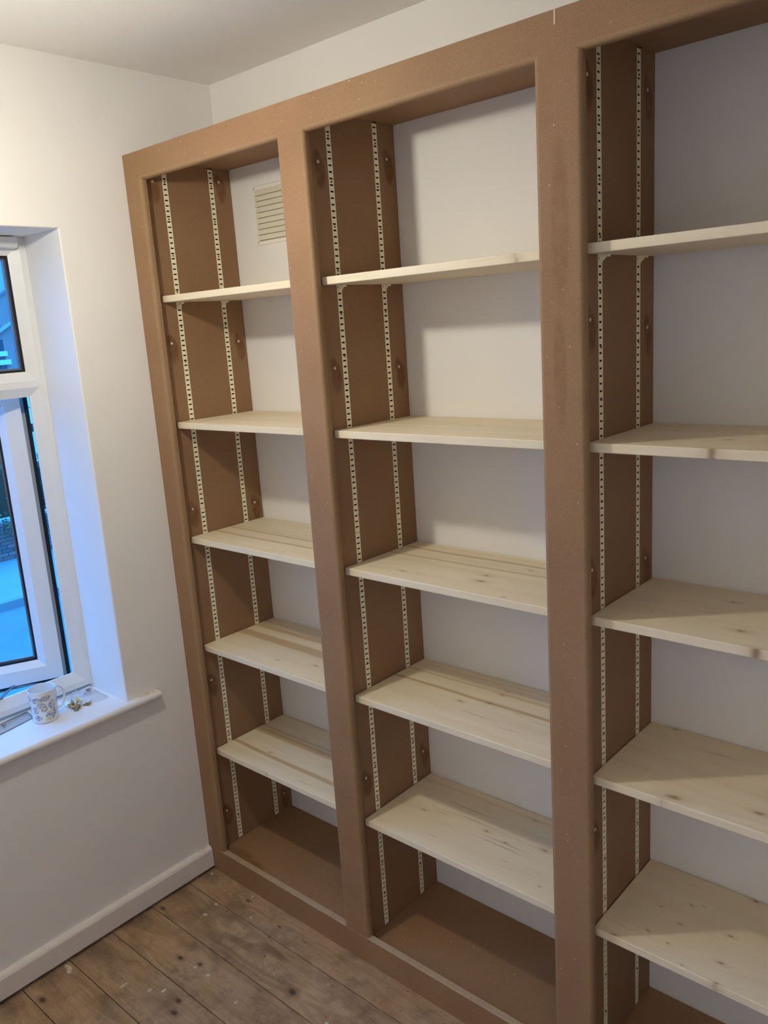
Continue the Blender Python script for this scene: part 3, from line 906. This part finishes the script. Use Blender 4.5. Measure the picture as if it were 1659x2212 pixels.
MUG = Vector((-0.100, -0.4125, SILL))
mug = thing('mug', MUG, 'white china mug with blue and yellow floral print on the window sill', 'mug')
h = 0.094
mb = MB()
prof_o = [(0.0001, 0.0), (0.030, 0.0), (0.0335, 0.002), (0.0345, 0.006), (0.0352, 0.03), (0.0364, 0.06), (0.0380, h - 0.002), (0.0382, h)]
prof_i = [(0.0372, h + 0.0006), (0.0362, h), (0.0346, 0.06), (0.0330, 0.012), (0.030, 0.005), (0.0001, 0.004)]
mb.lathe(prof_o, 48, MUG, 0); mb.lathe([prof_o[-1]] + prof_i, 48, MUG, 1)
M_CHINA = plain('white_china', (0.82, 0.84, 0.85), 0.12, 0.5, vary=0.01)
part('body', mb, [mat_mug(), M_CHINA], mug)
ha = math.radians(98)           # towards the reveal, away from the camera
hd = Vector((math.cos(ha), math.sin(ha), 0))
path = []
for k in range(13):
    t = math.pi * (-0.5 + k / 12)
    path.append(MUG + hd * (0.0345 + 0.033 * max(0.0, math.cos(t)) ** 0.7) + Vector((0, 0, 0.050 + 0.034 * math.sin(t))))
part('handle', MB().tube(path, 0.0046, 10, 0, 0.75, None, (-hd.y, hd.x, 0)), M_CHINA, mug)

# ------------------------------------------------------------------ clear packet, label and spare clips on the sill
def bag_z(a, b):
    q = 0.5 + 0.5 * mnoise.noise(Vector((a * 4.1, b * 3.3, 2.7)))
    r = abs(mnoise.noise(Vector((a * 9.0, b * 7.0, 5.1))))
    edge = min(1.0, 5 * min(a, 1 - a), 5 * min(b, 1 - b))
    return 0.0012 + edge * (0.022 * q + 0.016 * r)


mb = MB()
NU, NV = 26, 20
q00, q10, q01, q11 = Vector((-0.085, -0.325, 0)), Vector((-0.070, -0.228, 0)), Vector((-0.180, -0.318, 0)), Vector((-0.170, -0.225, 0))
for side in (0,):
    vs = []
    for j in range(NV + 1):
        for i in range(NU + 1):
            a, b = i / NU, j / NV
            p = q00.lerp(q10, a).lerp(q01.lerp(q11, a), b)
            z = bag_z(a, b) if side == 0 else 0.0004
            w = 0.004 * mnoise.noise(Vector((a * 5, b * 5, 9)))
            vs.append((p.x + w, p.y + w, SILL + z))
    fs = [(j * (NU + 1) + i, j * (NU + 1) + i + 1, (j + 1) * (NU + 1) + i + 1, (j + 1) * (NU + 1) + i) for j in range(NV) for i in range(NU)]
    mb.add(vs, fs, 0, False)
bag = thing('plastic_bag', (-0.125, -0.273, SILL), 'crumpled clear plastic packet with white price label in the sill corner', 'plastic bag')
part('packet', mb, M_PLASTIC, bag)
# label: stands tilted on the packet
lc = [Vector((-0.150, -0.2745, 0.6985)), Vector((-0.150, -0.2475, 0.7015)), Vector((-0.139, -0.2425, 0.6785)), Vector((-0.139, -0.2700, 0.6780))]


def lab(u, v, off=0.0):
    p = lc[0].lerp(lc[1], u).lerp(lc[3].lerp(lc[2], u), v)
    nrm = (lc[1] - lc[0]).cross(lc[3] - lc[0]).normalized()
    if nrm.x < 0: nrm = -nrm
    return p + nrm * off


mb = MB()
vs = [lab(0, 0, .0006), lab(1, 0, .0006), lab(1, 1, .0006), lab(0, 1, .0006), lab(0, 0), lab(1, 0), lab(1, 1), lab(0, 1)]
mb.add(vs, [(0, 1, 2, 3), (7, 6, 5, 4), (0, 4, 5, 1), (1, 5, 6, 2), (2, 6, 7, 3), (3, 7, 4, 0)])
for k in range(11):                                     # bar code
    u0 = 0.42 + 0.046 * k; wd = (0.026, 0.018, 0.034)[k % 3]
    mb.add([lab(u0, .18, .0009), lab(u0 + wd, .18, .0009), lab(u0 + wd, .62, .0009), lab(u0, .62, .0009)], [(0, 1, 2, 3)], 1)
for (u0, v0, u1, v1) in ((.12, .52, .34, .57), (.12, .52, .155, .80), (.12, .64, .30, .69), (.46, .72, .84, .76), (.46, .88, .66, .93), (.14, .88, .30, .92)):
    mb.add([lab(u0, v0, .0009), lab(u1, v0, .0009), lab(u1, v1, .0009), lab(u0, v1, .0009)], [(0, 1, 2, 3)], 1)
part('price_label', mb, [plain('label_paper', (0.80, 0.82, 0.84), 0.6, vary=0.01), plain('label_ink', (0.10, 0.13, 0.22), 0.6)], bag)

# loose clips, one object each
def loose_clip_mesh(mat):
    mb = MB()
    mb.box(-0.0085, -0.0065, 0.0, 0.0085, 0.0065, 0.0015)
    mb.box(0.0070, -0.0065, 0.0015, 0.0085, 0.0065, 0.0130)
    pts = [(-0.006, 0.0015), (0.0070, 0.0015), (0.0070, 0.0105), (0.001, 0.0065)]
    mb.prism(pts, lambda p, a: (p[0], a, p[1]), -0.0016, 0.0016)
    mb.box(-0.0085, -0.0065, -0.0035, -0.0070, 0.0065, 0.0)
    return mb.mesh('shelf_clip', [mat], bevel=0.0004, segs=1)


CM = [loose_clip_mesh(M_BRASS), loose_clip_mesh(M_DULL_BRASS), loose_clip_mesh(M_NICKEL)]
CL = [(-0.118, -0.336, 0.0055, 40, 20, 2, 2, 'pale silvery clip at the mug side of the brass clip heap'),
      (-0.106, -0.330, 0.0050, -25, -30, 70, 1, 'dark brass clip second from the mug in the heap on the sill'),
      (-0.094, -0.332, 0.0045, 10, 35, 150, 1, 'dull brass clip low in the middle of the heap on the sill'),
      (-0.100, -0.312, 0.0120, 30, -35, 20, 0, 'shiny yellow brass clip on top of the heap on the sill'),
      (-0.076, -0.330, 0.0045, -15, 15, 110, 1, 'dull brass clip nearest the room in the heap on the sill'),
      (-0.088, -0.3085, 0.0110, 5, -48, 60, 2, 'pale clip leaning flat side out, right of the bright brass one'),
      (-0.082, -0.295, 0.0050, 0, 15, 30, 1, 'grey shadowed clip at the right end of the heap by the packet')]
for (x, y, z, rx, ry, rz, mi, lb) in CL:
    o = put('shelf_clip', CM[mi], None, (x, y, SILL + z))
    o.rotation_euler = (math.radians(rx), math.radians(ry), math.radians(rz))
    bpy.context.view_layer.update()
    low = min((o.matrix_world @ v.co).z for v in o.data.vertices)
    if z < 0.009: o.location.z += SILL - low
    tag(o, lb, 'shelf clip', 'spare brass clips loose on the window sill')

# clear flat sheet beside the mug with a small stud on it
sheet = thing('acrylic_strip', (-0.145, -0.50, SILL), 'flat clear strip lying on the sill against the window frame left of the mug', 'clear strip')
mb = MB()
qa = [Vector((-0.100, -0.60, 0)), Vector((-0.136, -0.432, 0)), Vector((-0.190, -0.425, 0)), Vector((-0.165, -0.60, 0))]
vs = [(p.x, p.y, SILL + 0.0004) for p in qa] + [(p.x, p.y, SILL + 0.0034) for p in qa]
mb.add(vs, [(0, 3, 2, 1), (4, 5, 6, 7), (0, 1, 5, 4), (1, 2, 6, 5), (2, 3, 7, 6), (3, 0, 4, 7)], [0, 0, 1, 1, 1, 1])
part('sheet', mb, [mat_glass('clear_acrylic', (0.98, 0.99, 0.995), 0.10, 0.03), plain('acrylic_edge', (0.16, 0.22, 0.26), 0.3)], sheet)
part('stud', MB().lathe([(0.0001, 0.005), (0.004, 0.0045), (0.0055, 0.002), (0.0055, 0.0)], 12, (-0.160, -0.507, SILL + 0.0034)), M_DULL_BRASS, sheet)

# ------------------------------------------------------------------ the lamp (hangs just left of the frame)
lamp = thing('pendant_lamp', (LAMP_POS[0], LAMP_POS[1], CEIL), 'bare bulb hanging on a short cord from the ceiling', 'lamp')
mb = MB().lathe([(0.0001, -0.001), (0.045, -0.001), (0.045, -0.012), (0.035, -0.02), (0.0001, -0.022)], 24, (LAMP_POS[0], LAMP_POS[1], CEIL))
part('ceiling_rose', mb, M_UPVC, lamp)
part('cord', MB().tube([(LAMP_POS[0], LAMP_POS[1], CEIL - 0.02), (LAMP_POS[0], LAMP_POS[1], LAMP_POS[2] + 0.10)], 0.003, 8), M_UPVC, lamp)
part('lamp_holder', MB().lathe([(0.0001, 0.105), (0.012, 0.10), (0.016, 0.08), (0.019, 0.05), (0.019, 0.038), (0.0001, 0.036)], 20, LAMP_POS), M_UPVC, lamp)
e = bpy.data.materials.new('glowing_bulb'); e.use_nodes = True
e.node_tree.nodes.clear()
eo = e.node_tree.nodes.new('ShaderNodeOutputMaterial'); em = e.node_tree.nodes.new('ShaderNodeEmission')
em.inputs[0].default_value = (*LAMP_COLOR, 1); em.inputs[1].default_value = LAMP_STRENGTH
e.node_tree.links.new(em.outputs[0], eo.inputs[0])
e2 = e.copy(); e2.name = 'bulb_upper_part'                # an LED bulb sends less light up towards its cap
e2.node_tree.nodes['Emission'].inputs[1].default_value = LAMP_STRENGTH * 0.35
rb = 0.032
mb = MB().lathe([(0.0001, -rb)] + [(rb * math.sin(math.pi * k / 12), -rb * math.cos(math.pi * k / 12)) for k in range(1, 7)], 20, LAMP_POS, 0)
mb.lathe([(rb * math.sin(math.pi * k / 12), -rb * math.cos(math.pi * k / 12)) for k in range(6, 11)] + [(0.013, 0.037)], 20, LAMP_POS, 1)
part('bulb', mb, [e, e2], lamp)


def add_fill_lamp():  # unseen lamp, added to brighten the room from behind the camera
    p = (1.9, LY + 0.5, CEIL - 0.10)
    t = thing('unseen_fill_lamp', (p[0], p[1], CEIL), 'added round fill lamp, unseen behind the camera beyond the added doorway', 'lamp')
    m2 = e.copy(); m2.name = 'fill_lamp_glow'
    m2.node_tree.nodes['Emission'].inputs[1].default_value = FILL_STRENGTH
    m2.node_tree.nodes['Emission'].inputs[0].default_value = (1.0, 0.86, 0.62, 1)
    r = 0.07
    part('globe', MB().lathe([(0.0001, -r)] + [(r * math.sin(math.pi * k / 12), -r * math.cos(math.pi * k / 12)) for k in range(1, 12)] + [(0.0001, r)], 20, p), m2, t)
    part('ceiling_rose', MB().lathe([(0.0001, 0.099), (0.05, 0.099), (0.05, 0.07), (0.0001, 0.055)], 20, p), M_UPVC, t)


add_fill_lamp()

# ------------------------------------------------------------------ outside: street, garden wall, hedge, houses
GZ = -2.4
M_ROAD = plain('asphalt', (0.17, 0.18, 0.18), 0.8, vary=0.1, scale=3)
M_PAVE = plain('paving', (0.25, 0.265, 0.265), 0.8, vary=0.12, scale=2)
M_KERB = plain('kerb_stone', (0.22, 0.22, 0.22), 0.8)
struct(part('ground', MB().box(-60, -40, GZ - 0.3, WOUT - 0.6, 60, GZ - 0.12), M_ROAD))
pav = struct(part('pavement', MB().box(-14.4, -40, GZ - 0.125, -11.62, 60, GZ), M_PAVE))
struct(part('kerb', MB().box(-11.62, -40, GZ - 0.125, -11.47, 60, GZ + 0.015), M_KERB))

M_MORTAR = plain('mortar', (0.42, 0.42, 0.43), 0.9)
gw = thing('garden_wall', (-14.4, 4.0, GZ), 'low brick garden wall across the road below the hedge', 'wall')
part('mortar_core', MB().box(-14.60, -6.0, GZ, -14.41, 16, GZ + 0.80), M_MORTAR, gw)
M_BRICKS = [plain('brick_%d' % i, c, 0.85, 0.2, vary=0.1) for i, c in enumerate([(0.22, 0.14, 0.13), (0.17, 0.12, 0.12), (0.27, 0.18, 0.16)])]
bme = [MB().box(-0.006, -0.108, -0.033, 0.10, 0.108, 0.033).mesh('brick', [mt]) for mt in M_BRICKS]
for r in range(10):
    for k in range(15):
        yb = 4.55 + 0.228 * k + (0.114 if r % 2 else 0)
        put('brick', random.choice(bme), gw, (-14.405 + random.uniform(0, 0.004), yb, GZ + 0.04 + 0.076 * r))


def leaves(mb, n, cen, ext, size, rnd):
    for _ in range(n):
        while True:
            q = Vector((rnd.uniform(-1, 1), rnd.uniform(-1, 1), rnd.uniform(-1, 1)))
            if 0.55 < max(abs(q.x), abs(q.z)) or rnd.random() < 0.1: break
        c = Vector((cen[0] + q.x * ext[0], cen[1] + q.y * ext[1], cen[2] + q.z * ext[2]))
        a = Vector((rnd.gauss(0, 1), rnd.gauss(0, 1), rnd.gauss(0, 1))).normalized()
        b = a.orthogonal().normalized()
        s = size * rnd.uniform(0.6, 1.3)
        mb.add([c - a * s, c - b * s * .45, c + a * s, c + b * s * .45], [(0, 1, 2, 3)], rnd.randint(0, 1))


rnd = random.Random(3)
mb = MB()
for k in range(22):
    yk = -5.5 + k
    leaves(mb, 420, (-15.28 + 0.1 * rnd.random(), yk, -1.15 + 0.12 * rnd.uniform(-1, 1)), (0.45, 0.62, 0.72), 0.075, rnd)
mi = MB()
for k in range(10):                                     # sprays hanging down the face of the wall
    leaves(mi, 70, (-14.17, 4.6 + 0.45 * k + rnd.uniform(-.2, .2), -1.74 + rnd.uniform(-.22, .12)), (0.05, 0.28, 0.22), 0.05, rnd)
hedge = tag(put('hedge', None, None, (-15.1, 5.0, GZ)), 'dark green hedge growing over the brick garden wall across the road', 'hedge')
fo = part('foliage', mb, [plain('leaf_dark', (0.045, 0.10, 0.05), 0.6), plain('leaf_mid', (0.07, 0.14, 0.06), 0.6)], hedge); fo['kind'] = 'stuff'
ivy = part('ivy', mi, [plain('ivy_dark', (0.05, 0.11, 0.05), 0.6), plain('ivy_mid', (0.08, 0.15, 0.07), 0.6)], None, (-14.17, 6.5, -1.75))
tag(ivy, 'green ivy sprays trailing down the face of the brick wall across the road', 'ivy', None, 'stuff')
part('branches', MB().box(-15.5, -5.8, GZ, -14.85, 15.8, -0.75), plain('hedge_core', (0.02, 0.035, 0.02), 0.9), hedge)

M_HBRICK = plain('house_brick', (0.42, 0.30, 0.26), 0.85, 0.2, vary=0.15, scale=6)
M_ROOF = plain('slate', (0.20, 0.20, 0.22), 0.7)
M_WHITE = plain('white_joinery', (0.80, 0.81, 0.81), 0.5)
M_PANE = plain('dark_pane', (0.05, 0.06, 0.07), 0.08, 0.6)
M_RENDER = plain('white_render', (0.78, 0.78, 0.77), 0.7)


def gable_house(x, y0, y1, zeave, slope, depth, label):
    ym = (y0 + y1) / 2; zt = zeave + slope * (ym - y0)
    h_ = thing('house', (x, ym, GZ), label, 'house', None)
    pr = [(y0, GZ), (y1, GZ), (y1, zeave), (ym, zt), (y0, zeave)]
    part('walls', MB().prism(pr, lambda p, a: (a, p[0], p[1]), x - depth, x), M_HBRICK, h_)
    ov = 0.25
    rp = [(y0 - ov, zeave - ov * slope), (ym, zt), (y1 + ov, zeave - ov * slope), (y1 + ov, zeave - ov * slope + 0.07), (ym, zt + 0.08), (y0 - ov, zeave - ov * slope + 0.07)]
    part('roof', MB().prism(rp, lambda p, a: (a, p[0], p[1]), x - depth, x + 0.05), M_ROOF, h_)
    return h_


def house_window(h_, x, y0, y1, z0, z1, nv, transom=None, sill=True):
    T = Matrix(((0, 0, 1, x), (1, 0, 0, 0), (0, 1, 0, 0), (0, 0, 0, 1)))
    mb = MB().ring(y0, y1, z0, z1, [(0, 0), (0, 0.07), (0.07, 0.07), (0.07, 0)], T)
    for k in range(1, nv):
        yy = y0 + (y1 - y0) * k / nv
        mb.box(x, yy - 0.035, z0 + .05, x + 0.06, yy + 0.035, z1 - .05)
    if transom:
        mb.box(x, y0 + .05, transom - 0.035, x + 0.06, y1 - .05, transom + 0.035)
    if sill:
        mb.box(x, y0 - 0.08, z0 - 0.12, x + 0.14, y1 + 0.08, z0)
    w = part('window', mb, M_WHITE, h_)
    part('pane', MB().box(x + 0.005, y0 + 0.05, z0 + 0.05, x + 0.02, y1 - 0.05, z1 - 0.05), M_PANE, w)


h1 = gable_house(-22.0, 6.6, 19.0, 1.37, 0.60, 9.0, 'brick gabled house straight across the road behind the hedge')
# bargeboard of a lower front gable
mb = MB()
mb.prism([(6.9, 0.66), (12.0, 3.72), (12.0, 3.79), (6.9, 0.73)], lambda p, a: (a, p[0], p[1]), -22.0, -21.86)
part('bargeboard', mb, plain('pale_board', (0.50, 0.46, 0.46), 0.6), h1)
w1 = part('window', MB().box(-22.0, 6.6, 1.52, -21.92, 9.56, 1.66).box(-22.0, 6.6, 1.28, -21.90, 9.62, 1.42).box(-22.0, 6.6, 0.70, -21.94, 6.75, 1.98).box(-22.0, 8.3, 0.70, -21.94, 8.42, 1.30), M_WHITE, h1)
part('pane', MB().box(-22.0, 6.7, 0.72, -21.97, 9.5, 1.98), M_PANE, w1)
house_window(h1, -22.0, 12.0, 14.2, 1.05, 2.2, 2, 1.8)
# white ground-floor bay window
mb = MB()
bay = [(9.0, -22.0), (9.35, -21.35), (11.1, -21.35), (11.45, -22.0)]
mb.prism(bay, lambda p, a: (p[1], p[0], a), GZ, -0.66)
part('bay_wall', mb, M_RENDER, h1)
mb = MB().prism([(p[0], p[1]) for p in bay], lambda p, a: (p[1], p[0], a), 0.06, 0.30)
part('bay_roof', mb, M_WHITE, h1)
part('bay_glazing', MB().prism([(9.06, -22.0), (9.39, -21.40), (11.06, -21.40), (11.39, -22.0)], lambda p, a: (p[1], p[0], a), -0.66, 0.06), M_PANE, h1)
for k in range(5):
    yy = 9.37 + 0.4275 * k
    part('bay_post', MB().box(-21.42, yy - 0.04, -0.66, -21.35, yy + 0.04, 0.06), M_WHITE, h1)
part('blind', MB().box(-21.385, 9.42, -0.42, -21.375, 11.02, 0.04), plain('pale_blind', (0.80, 0.82, 0.82), 0.6), h1)
h2 = gable_house(-23.5, -9.0, 4.5, 2.4, 0.55, 9.0, 'brick house further left across the road')
house_window(h2, -23.5, -6.5, -4.3, 0.9, 2.2, 2, 1.8)
house_window(h2, -23.5, 0.2, 2.4, 0.9, 2.2, 2, 1.8)
